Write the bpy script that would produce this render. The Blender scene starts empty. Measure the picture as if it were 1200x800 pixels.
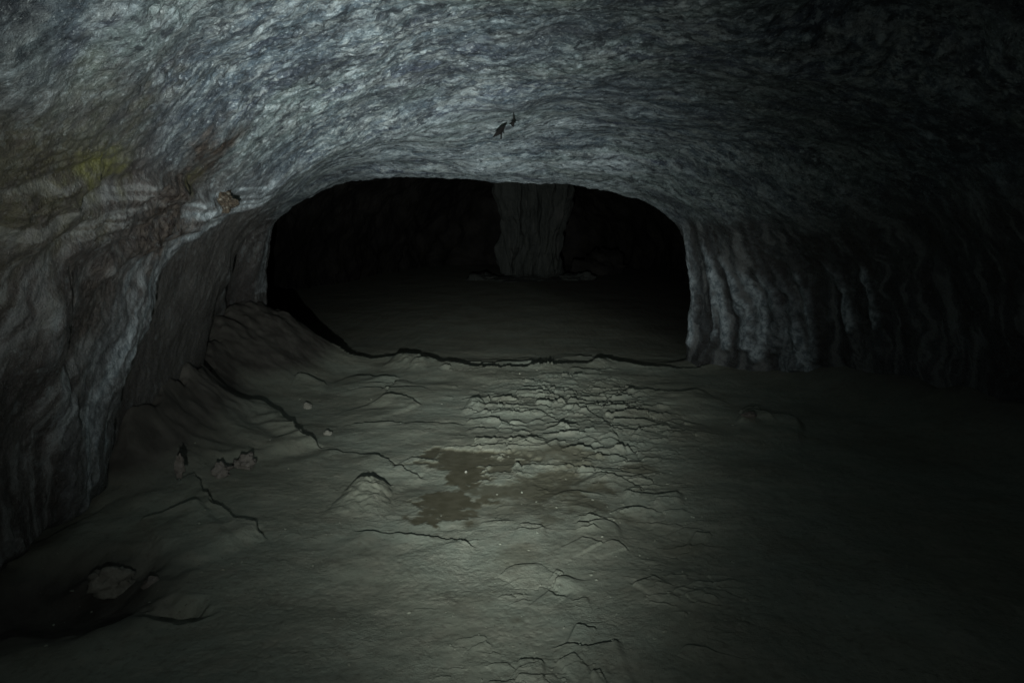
import bpy, bmesh, math, random
import numpy as np
from mathutils import Vector, Matrix, noise as mnoise

# ------------------------------------------------------------------ camera, world, torch, exposure
sc = bpy.context.scene
C = sc.collection
FPX = 870.0                      # focal length in photo pixels (photo is 1200 wide)
PITCH = math.radians(8.5)
CAM = Vector((0.0, 0.0, 1.5))

cam_d = bpy.data.cameras.new('camera')
cam_d.sensor_width = 36.0
cam_d.lens = 36.0 * FPX / 1200.0
cam_d.clip_start = 0.05
cam_d.clip_end = 400
cam = bpy.data.objects.new('camera', cam_d)
C.objects.link(cam)
cam.location = CAM
cam.rotation_euler = (math.pi/2 - PITCH, 0, 0)
sc.camera = cam

world = bpy.data.worlds.new('World')
sc.world = world
world.use_nodes = True
bg = world.node_tree.nodes['Background']
bg.inputs[0].default_value = (0, 0, 0, 1)     # deep inside a cave: no daylight at all
bg.inputs[1].default_value = 0.0

sc.view_settings.view_transform = 'Standard'
sc.view_settings.look = 'None'
sc.view_settings.exposure = 0.0
sc.view_settings.gamma = 1.0
sc.view_settings.use_curve_mapping = False

# the hand torch: low and to the left of the camera, aimed at the passage
TORCH = Vector((-0.20, 0.05, 1.06))
TORCH_AIM = Vector((-0.55, 9.0, 1.45))
tl = bpy.data.lights.new('torch_light', 'SPOT')
tl.energy = 2900.0
tl.spot_size = math.radians(150)
tl.spot_blend = 1.0
tl.shadow_soft_size = 0.016
tl.color = (0.96, 1.0, 0.96)
torch = bpy.data.objects.new('torch_light', tl)
C.objects.link(torch)
torch.location = TORCH
torch.rotation_euler = (TORCH_AIM - TORCH).to_track_quat('-Z', 'Y').to_euler()
# reflector profile of the torch: a hot core and a wide spill
tl.use_nodes = True
lt = tl.node_tree
for n_ in list(lt.nodes): lt.nodes.remove(n_)
def LN(t, **k):
    n = lt.nodes.new(t)
    for a, b in k.items(): setattr(n, a, b)
    return n
def lmath(op, a, b=None):
    n = LN('ShaderNodeMath', operation=op)
    for i, v in enumerate((a, b)):
        if v is None: continue
        if isinstance(v, (int, float)): n.inputs[i].default_value = v
        else: lt.links.new(v, n.inputs[i])
    return n.outputs[0]
ltc = LN('ShaderNodeTexCoord')
lsep = LN('ShaderNodeSeparateXYZ')
lt.links.new(ltc.outputs['Normal'], lsep.inputs[0])
lz = lmath('MAXIMUM', lmath('ABSOLUTE', lsep.outputs[2]), 0.02)
lx = lmath('DIVIDE', lsep.outputs[0], lz)
ly = lmath('DIVIDE', lsep.outputs[1], lz)
def lobe(amp, cx, cy, sx, sy):
    q = lmath('ADD', lmath('POWER', lmath('ABSOLUTE', lmath('DIVIDE', lmath('SUBTRACT', lx, cx), sx)), 2.0),
                     lmath('POWER', lmath('ABSOLUTE', lmath('DIVIDE', lmath('SUBTRACT', ly, cy), sy)), 2.0))
    return lmath('MULTIPLY', lmath('EXPONENT', lmath('MULTIPLY', q, -1.0)), amp)
prof = lmath('ADD', lmath('ADD', lobe(0.80, 0, 0, 0.20, 0.23), lobe(0.39, -0.15, 0.20, 0.31, 0.34)),
             lmath('ADD', lobe(0.47, 0.11, -0.14, 0.20, 0.25), 0.005))
lem = LN('ShaderNodeEmission')
lout = LN('ShaderNodeOutputLight')
lt.links.new(prof, lem.inputs['Strength'])
lt.links.new(lem.outputs[0], lout.inputs[0])

# ------------------------------------------------------------------ helpers
def ray(u, v):
    """direction through a photo pixel (1200 x 800)"""
    x = (u - 600) / FPX; zc = -(v - 400) / FPX
    c, s = math.cos(PITCH), math.sin(PITCH)
    return Vector((x, c + zc * s, -s + zc * c))
def on_z(u, v, z=0.0):
    d = ray(u, v); t = (z - CAM.z) / d.z
    return CAM + d * t
def on_y(u, v, y):
    d = ray(u, v); return CAM + d * (y / d.y)

_rng = np.random.RandomState(7)
_perm = _rng.permutation(256).astype(np.int32)
_perm = np.concatenate([_perm, _perm, _perm])
_g = _rng.normal(size=(256, 3)); _g /= np.linalg.norm(_g, axis=1)[:, None]
_gx, _gy, _gz = (np.concatenate([_g[:, k]]*3).astype(np.float32) for k in range(3))
from concurrent.futures import ThreadPoolExecutor
_pool = ThreadPoolExecutor(4)
def chunked(fn, arrs, nout=1):
    """run fn over slices of the arrays on four threads"""
    arrs = np.broadcast_arrays(*arrs); shp = arrs[0].shape
    fl_ = [np.ascontiguousarray(a, np.float32).ravel() for a in arrs]; n = fl_[0].size
    outs = [np.empty(n, np.float32) for _ in range(nout)]
    def job(i):
        r = fn(*[a[i:i+32768] for a in fl_]); r = r if nout > 1 else (r,)
        for o_, v_ in zip(outs, r): o_[i:i+32768] = v_
    list(_pool.map(job, range(0, n, 32768)))
    outs = [o_.reshape(shp) for o_ in outs]
    return outs if nout > 1 else outs[0]
def perlin(x, y, z):
    xf0, yf0, zf0 = np.floor(x), np.floor(y), np.floor(z)
    xi = xf0.astype(np.int32) & 255; yi = yf0.astype(np.int32) & 255; zi = zf0.astype(np.int32) & 255
    xf, yf, zf = x-xf0, y-yf0, z-zf0
    u = xf*xf*xf*(xf*(xf*6-15)+10); v = yf*yf*yf*(yf*(yf*6-15)+10); w = zf*zf*zf*(zf*(zf*6-15)+10)
    A = _perm[xi]+yi; B = _perm[xi+1]+yi
    AA = _perm[A]+zi; AB = _perm[A+1]+zi; BA = _perm[B]+zi; BB = _perm[B+1]+zi
    def gr(h, dx, dy, dz):
        h = _perm[h]; return _gx[h]*(xf-dx) + _gy[h]*(yf-dy) + _gz[h]*(zf-dz)
    a = gr(AA, 0, 0, 0); a = a + u*(gr(BA, 1, 0, 0)-a)
    b = gr(AB, 0, 1, 0); b = b + u*(gr(BB, 1, 1, 0)-b)
    c = gr(AA+1, 0, 0, 1); c = c + u*(gr(BA+1, 1, 0, 1)-c)
    d = gr(AB+1, 0, 1, 1); d = d + u*(gr(BB+1, 1, 1, 1)-d)
    e = a + v*(b-a); f = c + v*(d-c)
    return (e + w*(f-e))*np.float32(1.5)
def fbm(x, y, z, octs=4, gain=0.5, lac=2.03):
    def fn(x, y, z):
        r = 0; a = 1.0; f = 1.0
        for k in range(octs):
            r = r + a*perlin(x*f+17.3*k, y*f-9.1*k, z*f+3.7*k); a *= gain; f *= lac
        return r
    return chunked(fn, (x, y, z))
def ridged(x, y, z, octs=4, gain=0.5):
    def fn(x, y, z):
        r = 0; a = 1.0; f = 1.0
        for k in range(octs):
            r = r + a*(1-np.abs(perlin(x*f+5.3*k, y*f+2.1*k, z*f-8.7*k))*1.6); a *= gain; f *= 2.07
        return r
    return chunked(fn, (x, y, z))
def hash2(i, j, k=0):
    h = _perm[_perm[(i + 37*k) & 255] + (j & 255)]
    h2 = _perm[(h + 91 + k*13) & 255]
    return (h/255.0).astype(np.float32), (h2/255.0).astype(np.float32)
def worley(x, y, k=0):
    """returns F1, F2, cell hash, offset from the nearest point"""
    def fn(x, y):
        xi = np.floor(x).astype(np.int32); yi = np.floor(y).astype(np.int32)
        F1 = np.full(x.shape, 9.0, np.float32); F2 = F1.copy(); hid = np.zeros_like(F1); ox = np.zeros_like(F1); oy = np.zeros_like(F1)
        for dx in (-1, 0, 1):
            for dy in (-1, 0, 1):
                a, b = hash2(xi+dx, yi+dy, k)
                px = x - (xi+dx+0.1+0.8*a); py = y - (yi+dy+0.1+0.8*b)
                d = np.sqrt(px*px + py*py)
                m = d < F1
                F2 = np.where(m, F1, np.minimum(F2, d))
                hid = np.where(m, np.mod(a*7.31+b*3.77, 1.0), hid)
                ox = np.where(m, px, ox); oy = np.where(m, py, oy)
                F1 = np.where(m, d, F1)
        return F1, F2, hid, ox, oy
    return chunked(fn, (x, y), 5)
def sstep(a, b, x):
    t = np.clip((x-a)/(b-a), 0, 1); return t*t*(3-2*t)

def seg_dist(px, py, poly):
    """distance to a polyline, side sign (+ = left of travel), and arc fraction of the nearest point"""
    P = [(float(p[0]), float(p[1])) for p in poly]
    L = [0.0]
    for a, b in zip(P, P[1:]): L.append(L[-1] + math.hypot(b[0]-a[0], b[1]-a[1]))
    def fn(px, py):
        best = np.full(px.shape, 1e9, np.float32); side = np.zeros_like(best); frac = np.zeros_like(best)
        for i, (a, b) in enumerate(zip(P, P[1:])):
            dx, dy = b[0]-a[0], b[1]-a[1]; l2 = dx*dx+dy*dy + 1e-12
            t = np.clip(((px-a[0])*dx + (py-a[1])*dy)/l2, 0, 1)
            d = np.hypot(px-(a[0]+t*dx), py-(a[1]+t*dy))
            m = d < best
            best = np.where(m, d, best)
            side = np.where(m, np.sign(dx*(py-a[1]) - dy*(px-a[0])), side)
            frac = np.where(m, (L[i] + t*math.sqrt(l2))/L[-1], frac)
        return best, side, frac
    return chunked(fn, (px, py), 3)

def grid_normals(P):
    """P: rows x cols x 3"""
    du = np.gradient(P, axis=1); dv = np.gradient(P, axis=0)
    n = np.cross(du, dv); n /= (np.linalg.norm(n, axis=2)[..., None] + 1e-12)
    return n
def grid_faces(r, c):
    i = np.arange(r*c).reshape(r, c)
    return np.stack([i[:-1, :-1], i[:-1, 1:], i[1:, 1:], i[1:, :-1]], axis=-1).reshape(-1, 4)
def make_mesh(name, V, F, mat, normals=None, attrs=None, parent=None):
    """quad mesh from arrays, keeping only the vertices the faces use"""
    used = np.zeros(len(V), bool); used[F.ravel()] = True
    remap = np.cumsum(used) - 1
    V2 = V[used]; F2 = remap[F]
    me = bpy.data.meshes.new(name)
    me.vertices.add(len(V2)); me.vertices.foreach_set('co', V2.astype(np.float32).ravel())
    k = F2.shape[1]
    me.loops.add(F2.size); me.loops.foreach_set('vertex_index', F2.astype(np.int32).ravel())
    me.polygons.add(len(F2)); me.polygons.foreach_set('loop_start', np.arange(0, F2.size, k, dtype=np.int32))
    me.update(calc_edges=True)
    me.polygons.foreach_set('use_smooth', np.ones(len(F2), bool))
    for an, av in (attrs or {}).items():
        a = me.attributes.new(an, 'FLOAT', 'POINT'); a.data.foreach_set('value', av[used].astype(np.float32))
    if normals is not None:
        me.normals_split_custom_set_from_vertices(normals[used].astype(np.float32))
    me.materials.append(mat)
    o = bpy.data.objects.new(name, me); C.objects.link(o)
    if parent: o.parent = parent
    return o
def structure(o, label):
    o['kind'] = 'structure'; o['label'] = label
def tag(o, label, cat, group=None):
    o['label'] = label; o['category'] = cat
    if group: o['group'] = group
def empty(name, loc):
    o = bpy.data.objects.new(name, None); C.objects.link(o); o.location = loc; o.empty_display_size = 0.2
    return o

# ------------------------------------------------------------------ materials
class Mat:
    def __init__(s, name):
        s.m = bpy.data.materials.new(name); s.m.use_nodes = True
        s.t = s.m.node_tree; s.b = s.t.nodes['Principled BSDF']
        s.co = s.n('ShaderNodeTexCoord').outputs['Object']
        g = s.n('ShaderNodeNewGeometry'); s.pos = g.outputs['Position']
    def n(s, t, **k):
        n = s.t.nodes.new(t)
        for a, b in k.items(): setattr(n, a, b)
        return n
    def put(s, sock, v):
        if hasattr(v, 'links'): s.t.links.new(v, sock)
        else: sock.default_value = v
    def noise(s, scale, detail=4, rough=0.55, vec=None, stretch=None, dist=0.0):
        v = vec or s.pos
        if stretch:
            mp = s.n('ShaderNodeMapping'); mp.inputs['Scale'].default_value = stretch
            s.t.links.new(v, mp.inputs[0]); v = mp.outputs[0]
        n = s.n('ShaderNodeTexNoise'); s.t.links.new(v, n.inputs['Vector'])
        n.inputs['Scale'].default_value = scale; n.inputs['Detail'].default_value = detail
        n.inputs['Roughness'].default_value = rough; n.inputs['Distortion'].default_value = dist
        return n.outputs['Fac']
    def voronoi(s, scale, feature='F1', vec=None):
        n = s.n('ShaderNodeTexVoronoi', feature=feature); s.t.links.new(vec or s.pos, n.inputs['Vector'])
        n.inputs['Scale'].default_value = scale
        return n.outputs['Distance']
    def ramp(s, f, a, b, lo=0.0, hi=1.0):
        n = s.n('ShaderNodeMapRange', interpolation_type='SMOOTHSTEP'); s.t.links.new(f, n.inputs[0])
        n.inputs[1].default_value = a; n.inputs[2].default_value = b; n.inputs[3].default_value = lo; n.inputs[4].default_value = hi
        return n.outputs[0]
    def math(s, op, a, b=0.0):
        n = s.n('ShaderNodeMath', operation=op); s.put(n.inputs[0], a); s.put(n.inputs[1], b); return n.outputs[0]
    def mix(s, f, a, b, mode='MIX'):
        n = s.n('ShaderNodeMix', data_type='RGBA', blend_type=mode)
        s.put(n.inputs[0], f)
        for sock, v in ((n.inputs[6], a), (n.inputs[7], b)):
            s.put(sock, v if hasattr(v, 'links') else (*v, 1))
        return n.outputs[2]
    def attr(s, name):
        n = s.n('ShaderNodeAttribute', attribute_name=name); return n.outputs['Fac']
    def bump(s, h, dist, strength=1.0, prev=None):
        n = s.n('ShaderNodeBump'); s.t.links.new(h, n.inputs['Height'])
        n.inputs['Distance'].default_value = dist; n.inputs['Strength'].default_value = strength
        if prev: s.t.links.new(prev, n.inputs['Normal'])
        return n.outputs[0]
    def done(s, col, rough, nor=None, spec=0.35):
        s.put(s.b.inputs['Base Color'], col if hasattr(col, 'links') else (*col, 1)); s.put(s.b.inputs['Roughness'], rough)
        s.b.inputs['Specular IOR Level'].default_value = spec
        if nor: s.t.links.new(nor, s.b.inputs['Normal'])
        return s.m

def shell_material():
    m = Mat('cave_rock')
    ST = (0.55, 1.35, 1.0)
    base = m.mix(m.ramp(m.noise(0.9, 3, stretch=ST), 0.38, 0.62), (0.080, 0.115, 0.146), (0.138, 0.182, 0.185))
    base = m.mix(m.ramp(m.noise(2.0, 5, dist=0.6, stretch=ST), 0.50, 0.66, 0, .9), base, (0.045, 0.058, 0.098))       # violet patches
    base = m.mix(m.ramp(m.noise(2.6, 4, dist=0.4, stretch=ST), 0.58, 0.74, 0, .4), base, (0.140, 0.150, 0.105))       # ochre-green patches
    base = m.mix(m.ramp(m.noise(6, 6, 0.68, stretch=ST), 0.48, 0.62, 0, .8), base, (0.26, 0.30, 0.305))
    base = m.mix(m.ramp(m.noise(4, 6, 0.68, stretch=ST), 0.48, 0.36, 0, .8), base, (0.034, 0.042, 0.052))
    big = m.noise(1.3, 4, 0.6, dist=.4, stretch=(.8, 1.3, 1))
    base = m.mix(m.ramp(big, 0.50, 0.34, 0, .75), base, (0.040, 0.052, 0.070))
    wallc = m.mix(m.ramp(m.noise(2.2, 5, 0.6), 0.35, 0.65), m.mix(m.attr('warm'), (0.050, 0.056, 0.060), (0.054, 0.050, 0.047)), m.mix(m.attr('warm'), (0.085, 0.094, 0.096), (0.092, 0.090, 0.086)))
    w = m.attr('wall')
    fw = m.math('ADD', 0.5, m.math('MULTIPLY', m.math('SUBTRACT', m.attr('flow'), 0.5), m.math('SUBTRACT', 1.0, m.math('MULTIPLY', m.attr('hollow'), 0.7))))
    wallc = m.mix(m.ramp(fw, 0.50, 0.18, 0, 0.65), wallc, (0.030, 0.026, 0.024))
    wallc = m.mix(m.ramp(fw, 0.60, 0.88, 0, 0.6), wallc, (0.22, 0.235, 0.235))
    wallc = m.mix(m.ramp(m.noise(55, 4, 0.7), 0.44, 0.30, 0, 0.6), wallc, (0.035, 0.03, 0.028))
    wallc = m.mix(m.ramp(m.noise(42, 5, 0.7), 0.60, 0.76, 0, 0.5), wallc, (0.30, 0.31, 0.30))
    base = m.mix(w, base, wallc)
    roof = m.math('SUBTRACT', 1.0, m.math('MULTIPLY', w, 0.8))
    # crystalline crust on the knobs, darker pits
    k = m.attr('knob')
    f = m.math('ADD', m.noise(30, 6, 0.70, stretch=(.7, 1.1, 1)), m.math('MULTIPLY', m.math('SUBTRACT', k, 0.25), 0.18))
    base = m.mix(m.math('MULTIPLY', m.ramp(f, 0.52, 0.80, 0, 0.9), roof), base, (0.44, 0.50, 0.50))
    base = m.mix(m.math('MULTIPLY', m.ramp(f, 0.47, 0.30, 0, 0.8), roof), base, (0.035, 0.042, 0.048))
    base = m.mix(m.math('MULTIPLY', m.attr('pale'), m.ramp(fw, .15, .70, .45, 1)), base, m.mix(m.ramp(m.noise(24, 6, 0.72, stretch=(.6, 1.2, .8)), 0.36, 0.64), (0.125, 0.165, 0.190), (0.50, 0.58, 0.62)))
    g = m.noise(70, 5, 0.74, stretch=(.75, 1.1, 1))
    base = m.mix(m.math('MULTIPLY', m.ramp(g, 0.57, 0.70, 0, 0.85), roof), base, (0.62, 0.70, 0.72))
    base = m.mix(m.math('MULTIPLY', m.ramp(g, 0.46, 0.34, 0, 0.85), roof), base, (0.022, 0.028, 0.034))
    st = m.noise(6, 5, 0.66, dist=.5, stretch=(.32, 2.0, 1))
    base = m.mix(m.math('MULTIPLY', m.ramp(st, 0.48, 0.36, 0, 0.55), roof), base, (0.030, 0.042, 0.056))
    base = m.mix(m.math('MULTIPLY', m.ramp(st, 0.54, 0.66, 0, 0.4), roof), base, (0.36, 0.44, 0.47))
    h = m.noise(15, 6, 0.72, stretch=(.85, .9, 1))
    base = m.mix(m.math('MULTIPLY', m.ramp(h, 0.47, 0.39, 0, 0.85), roof), base, (0.026, 0.034, 0.042))
    base = m.mix(m.math('MULTIPLY', m.math('MULTIPLY', m.ramp(h, 0.54, 0.63, 0, 0.75), m.ramp(big, .36, .60, .25, 1)), roof), base, (0.38, 0.46, 0.49))
    base = m.mix(m.math('MULTIPLY', m.attr('rust'), m.ramp(m.noise(13, 5, .7), .30, .55, .5, 1)), base, m.mix(m.ramp(m.noise(20, 5, .65), 0.38, 0.66), (0.018, 0.013, 0.011), (0.080, 0.066, 0.054)))
    base = m.mix(m.math('MULTIPLY', m.attr('moss'), m.ramp(m.noise(16, 4, .65), .3, .6, .25, 1)), base, (0.125, 0.130, 0.035))
    nb = m.bump(m.noise(50, 6, 0.68), 0.014)
    nb = m.bump(m.noise(150, 3, 0.6), 0.004, prev=nb)
    return m.done(base, m.ramp(m.noise(40, 4), 0.38, 0.62, 0.26, 0.65), nb, 0.5)

def floor_material():
    m = Mat('floor_crust')
    base = m.mix(m.ramp(m.noise(1.1, 4), 0.35, 0.65), (0.196, 0.212, 0.168), (0.224, 0.256, 0.212))
    base = m.mix(m.ramp(m.noise(6, 6, 0.65), 0.42, 0.70, 0, 0.45), base, (0.29, 0.29, 0.235))
    base = m.mix(m.ramp(m.noise(2.4, 6, 0.7, dist=.5), 0.50, 0.68, 0, 0.4), base, (0.135, 0.130, 0.098))
    base = m.mix(m.ramp(m.noise(62, 3, 0.7), 0.36, 0.28, 0, 0.75), base, (0.05, 0.047, 0.036))
    base = m.mix(m.ramp(m.noise(28, 5, 0.65), 0.50, 0.30, 0, 0.5), base, (0.115, 0.115, 0.09))
    base = m.mix(m.ramp(m.noise(120, 3, 0.6), 0.60, 0.78, 0, 0.4), base, (0.34, 0.34, 0.29))
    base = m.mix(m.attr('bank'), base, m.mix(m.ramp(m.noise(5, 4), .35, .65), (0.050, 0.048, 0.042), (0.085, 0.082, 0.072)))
    damp = m.attr('damp')
    base = m.mix(damp, base, m.mix(m.ramp(m.noise(14, 3), .35, .65), (0.080, 0.077, 0.050), (0.108, 0.104, 0.072)))
    rough = m.math('SUBTRACT', 0.86, m.math('MULTIPLY', damp, 0.28))
    k = m.math('MULTIPLY', m.math('SUBTRACT', 1.0, m.math('MULTIPLY', damp, 0.85)), m.ramp(m.noise(2.1, 4, .6), .40, .66, .22, 1.0))
    nb = m.bump(m.math('MULTIPLY', m.noise(45, 7, 0.66), k), 0.008)
    nb = m.bump(m.math('MULTIPLY', m.noise(170, 3, 0.6), k), 0.003, prev=nb)
    return m.done(base, rough, nb, 0.25)

def rock_material(name, a, b, c, sc1=9, spec=.3):
    m = Mat(name)
    base = m.mix(m.ramp(m.noise(sc1, 5, 0.6), 0.35, 0.65), a, b)
    base = m.mix(m.ramp(m.noise(40, 4, 0.6), 0.52, 0.75, 0, 0.6), base, c)
    nb = m.bump(m.noise(45, 6, 0.65), 0.014)
    return m.done(base, 0.8, nb, spec)

M_SHELL = shell_material()
M_FLOOR = floor_material()
M_STONE = rock_material('grey_stone', (0.17, 0.17, 0.145), (0.24, 0.245, 0.21), (0.33, 0.33, 0.29))
M_DARKSTONE = rock_material('brown_stone', (0.10, 0.092, 0.08), (0.16, 0.15, 0.135), (0.24, 0.235, 0.215))
M_RUST = rock_material('rusty_stone', (0.022, 0.017, 0.012), (0.06, 0.048, 0.034), (0.26, 0.26, 0.22), 30)
M_FLAKE = rock_material('black_flake', (0.004, 0.004, 0.004), (0.007, 0.007, 0.007), (0.012, 0.012, 0.012), 30, .08)
def pillar_material():
    m = Mat('pillar_rock')
    st = m.noise(1.0, 6, 0.62, stretch=(5, 5, 0.55))
    base = m.mix(m.ramp(st, 0.38, 0.62), (0.020, 0.024, 0.022), (0.031, 0.036, 0.033))
    base = m.mix(m.ramp(m.noise(1.0, 5, 0.6, stretch=(9, 9, 0.8)), 0.52, 0.75, 0, 0.7), base, (0.058, 0.060, 0.055))
    return m.done(base, 0.8, m.bump(m.noise(9, 6, 0.6), 0.06), 0.3)
M_PILLAR = pillar_material()
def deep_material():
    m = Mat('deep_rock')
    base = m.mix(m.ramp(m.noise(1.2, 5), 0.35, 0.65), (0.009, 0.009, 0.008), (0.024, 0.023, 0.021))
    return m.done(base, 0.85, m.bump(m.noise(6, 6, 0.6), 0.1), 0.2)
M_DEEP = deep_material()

# ------------------------------------------------------------------ the cave shell (ceiling and walls)
NS = 980
def resample(pts, n):
    p = np.asarray(pts, float); d = np.r_[0, np.cumsum(np.linalg.norm(np.diff(p, axis=0), axis=1))]
    t = np.linspace(0, d[-1], n)
    return np.stack([np.interp(t, d, p[:, k]) for k in range(p.shape[1])], axis=1)
def catmull(pts, per=12):
    p = [np.asarray(q, float) for q in pts]; p = [2*p[0]-p[1]] + p + [2*p[-1]-p[-2]]; out = []
    for i in range(1, len(p)-2):
        for k in range(per):
            t = k/per
            out.append(0.5*((2*p[i]) + (p[i+1]-p[i-1])*t + (2*p[i-1]-5*p[i]+4*p[i+1]-p[i+2])*t*t + (3*p[i]-p[i-1]-3*p[i+1]+p[i+2])*t**3))
    out.append(p[-2]); return np.array(out)
def superell(xl, xr, zt, n, zb=-0.5):
    a = np.linspace(math.pi, 0, 400); xc = (xl+xr)/2; w = (xr-xl)/2
    c, s = np.cos(a), np.sin(a)
    return resample(np.stack([xc + w*np.sign(c)*np.abs(c)**(2/n), zb + (zt-zb)*np.abs(s)**(2/n)], 1), NS)
YM = 8.5
mouth_px = [(311, 372), (311, 340), (312, 300), (318, 268), (338, 244), (370, 227), (405, 215), (440, 208), (500, 206), (560, 211), (640, 217), (700, 223), (748, 234),
            (782, 249), (801, 272), (809, 305), (812, 350), (809, 385), (805, 412)]
mp_ = [on_y(u, v, YM) for u, v in mouth_px]
mouth = [(mp_[0].x-0.03, -0.5)] + [(q.x, q.z) for q in mp_] + [(mp_[-1].x+0.02, -0.5)]
mouth = resample(catmull(mouth), NS)
mc = np.array([(mouth[:, 0].min()+mouth[:, 0].max())/2, 0.6])
def grow(k, kz=None):
    return mc + (mouth-mc)*np.array([k, kz or k])
stations = [
    (-3.5, superell(-2.5, 3.3, 2.9, 2.6)),
    (0.0, superell(-2.3, 3.6, 2.85, 2.7)),
    (2.0, superell(-2.12, 3.7, 2.76, 2.75)),
    (3.8, superell(-2.24, 3.75, 2.62, 2.75)),
    (5.5, superell(-2.40, 3.60, 2.46, 2.7)),
    (6.8, superell(-2.78, 3.15, 2.30, 2.65)),
    (7.8, 0.35*superell(-2.95, 2.6, 2.2, 2.7) + 0.65*grow(1.05, 1.03)),
    (8.5, mouth),
    (8.8, grow(1.05, 1.10)),
    (9.2, grow(1.22, 1.35)),
    (10.2, grow(1.75, 1.8)),
]
st_y = np.array([s[0] for s in stations]); st_p = np.stack([s[1] for s in stations])
def hermite(ys):
    """monotone-ish cubic interpolation of stations along y"""
    n = len(st_y); m = np.zeros_like(st_p)
    d = np.diff(st_p, axis=0) / np.diff(st_y)[:, None, None]
    m[0] = d[0]; m[-1] = d[-1]
    for i in range(1, n-1):
        a, b = d[i-1], d[i]; m[i] = np.where(a*b > 0, 2*a*b/(a+b+1e-12), 0)
    k = np.clip(np.searchsorted(st_y, ys, side='right')-1, 0, n-2)
    h = (st_y[k+1]-st_y[k]); t = ((ys-st_y[k])/h)[:, None, None]; hh = h[:, None, None]
    return ((2*t**3-3*t**2+1)*st_p[k] + (t**3-2*t**2+t)*hh*m[k] + (-2*t**3+3*t**2)*st_p[k+1] + (t**3-t**2)*hh*m[k+1])
q = np.linspace(1/2.3, 1/8.3, 430); q2 = np.linspace(2.3, 8.3, 430)
ys = np.concatenate([np.linspace(-3.5, 2.2, 60), 0.55/q + 0.45*q2, np.linspace(8.31, 9.3, 90), np.linspace(9.36, 10.2, 10)])
S = hermite(ys)                                           # rows x NS x 2
P = np.stack([S[..., 0], np.repeat(ys[:, None], NS, 1), S[..., 1]], axis=-1)
N = grid_normals(P)                                       # pointing: du x dv
ctr = np.array([0.3, 0, 1.2])
flip = np.sign(np.sum(N*(np.stack([np.full(P.shape[:2], .3), P[..., 1], np.full(P.shape[:2], 1.2)], -1)-P), axis=-1))
N = N*np.where(flip < 0, -1, 1)[..., None]                # into the cave
X, Y, Z = P[..., 0], P[..., 1], P[..., 2]
arc = np.concatenate([np.zeros((len(ys), 1)), np.cumsum(np.hypot(np.diff(X, axis=1), np.diff(Z, axis=1)), axis=1)], axis=1)
vert = 1-np.clip(np.abs(N[..., 2]), 0, 1)                 # 1 on the walls, 0 on the roof
wallness = sstep(0.15, 0.55, vert)
left = X < 0.2
near = 1 - 0.75*sstep(8.1, 8.6, Y)                         # calm relief on the mouth edge
# screen-independent feature placement: (y, z) points on the left and right wall
def uv_of(X, Y, Z):
    c, s = math.cos(PITCH), math.sin(PITCH)
    yy, zz = Y-CAM.y, Z-CAM.z
    f = yy*c - zz*s; f = np.where(f < 0.3, 0.3, f); up = yy*s + zz*c
    return 600+FPX*(X-CAM.x)/f, 400-FPX*up/f
U0, V0 = uv_of(X, Y, Z)
def surf_at(u, v):
    """the point (arc, y) of the smooth shell seen at a photo pixel, used to place wall features"""
    ok = (Y > 1.5) & (Y < 8.6)
    d = np.where(ok, (U0-u)**2 + (V0-v)**2, 1e12); k = np.unravel_index(np.argmin(d), d.shape)
    return arc[k], Y[k]
def wall_line(px):
    return [surf_at(u, v) for u, v in px]
def blob(u, v, r_, sy=1.0):
    a, y = surf_at(u, v); return np.hypot(arc-a, (Y-y)*sy)/r_

curt = wall_line([(330, 222), (290, 236), (255, 252), (222, 268), (192, 284), (174, 312), (160, 350), (143, 396), (124, 440), (108, 478), (100, 510), (98, 560)])
co_ = sorted(curt); ca_ = np.array([c[0] for c in co_]); cy_ = np.array([c[1] for c in co_])
Yc = np.interp(arc, ca_, cy_)                              # where the curtain runs at this height
Yw = np.where(left, Y-Yc, Y)                               # flow coordinate
flow = np.clip(0.5+0.9*fbm((Yw+0.16*fbm(X*2, Y*2, Z*2, 3))*9.5, arc*1.2, np.where(X < .2, 1.3, 7.7), 5, .62), 0, 1)
# broad waviness
D = 0.10*fbm(X*0.8, Y*0.8, Z*0.8, 3)*near
# roof: lumpy clinkery crust, round knobs with creases and pits between them
wa = 0.45*fbm(X*4, Y*4, Z*4, 3); wb = 0.45*fbm(X*4+9, Y*4, Z*4, 3)
F1, F2, hid, ox, oy = worley(arc*7.0+wa, Y*8.5+wb, 1)
G1, G2, hid2, _, _ = worley(arc*15+wa*1.6, Y*18+wb*1.6, 2)
K1, K2, hid3, _, _ = worley(arc*30+wa*3, Y*34+wb*3, 4)
dome = lambda f: np.clip(1-(f/0.75)**2, 0, 1)
patch = sstep(-.25, .35, fbm(X*1.3, Y*1.3, Z*1.3+6, 3))
kn = 0.020*dome(F1)*(0.3+hid) + 0.022*dome(G1)*(0.2+1.1*hid2)*(.4+.6*patch) + 0.009*dome(K1)*(0.2+hid3)
pit = sstep(.62, .8, fbm(X*9, Y*9, Z*9+3, 3, .6)+.25)
calm = 0.56-0.38*sstep(3.8, 6.2, Y)
roofD = 0.016*fbm(X*3.6, Y*3.6, Z*3.6, 3, .55) + calm*(kn - 0.02*pit + 0.010*fbm(X*24, Y*24, Z*24, 2, .6))
knob = np.clip((dome(G1)*(0.2+1.1*hid2)*.6 + dome(K1)*(.2+hid3)*.45)*(0.45+.75*patch), 0, 1)
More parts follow.
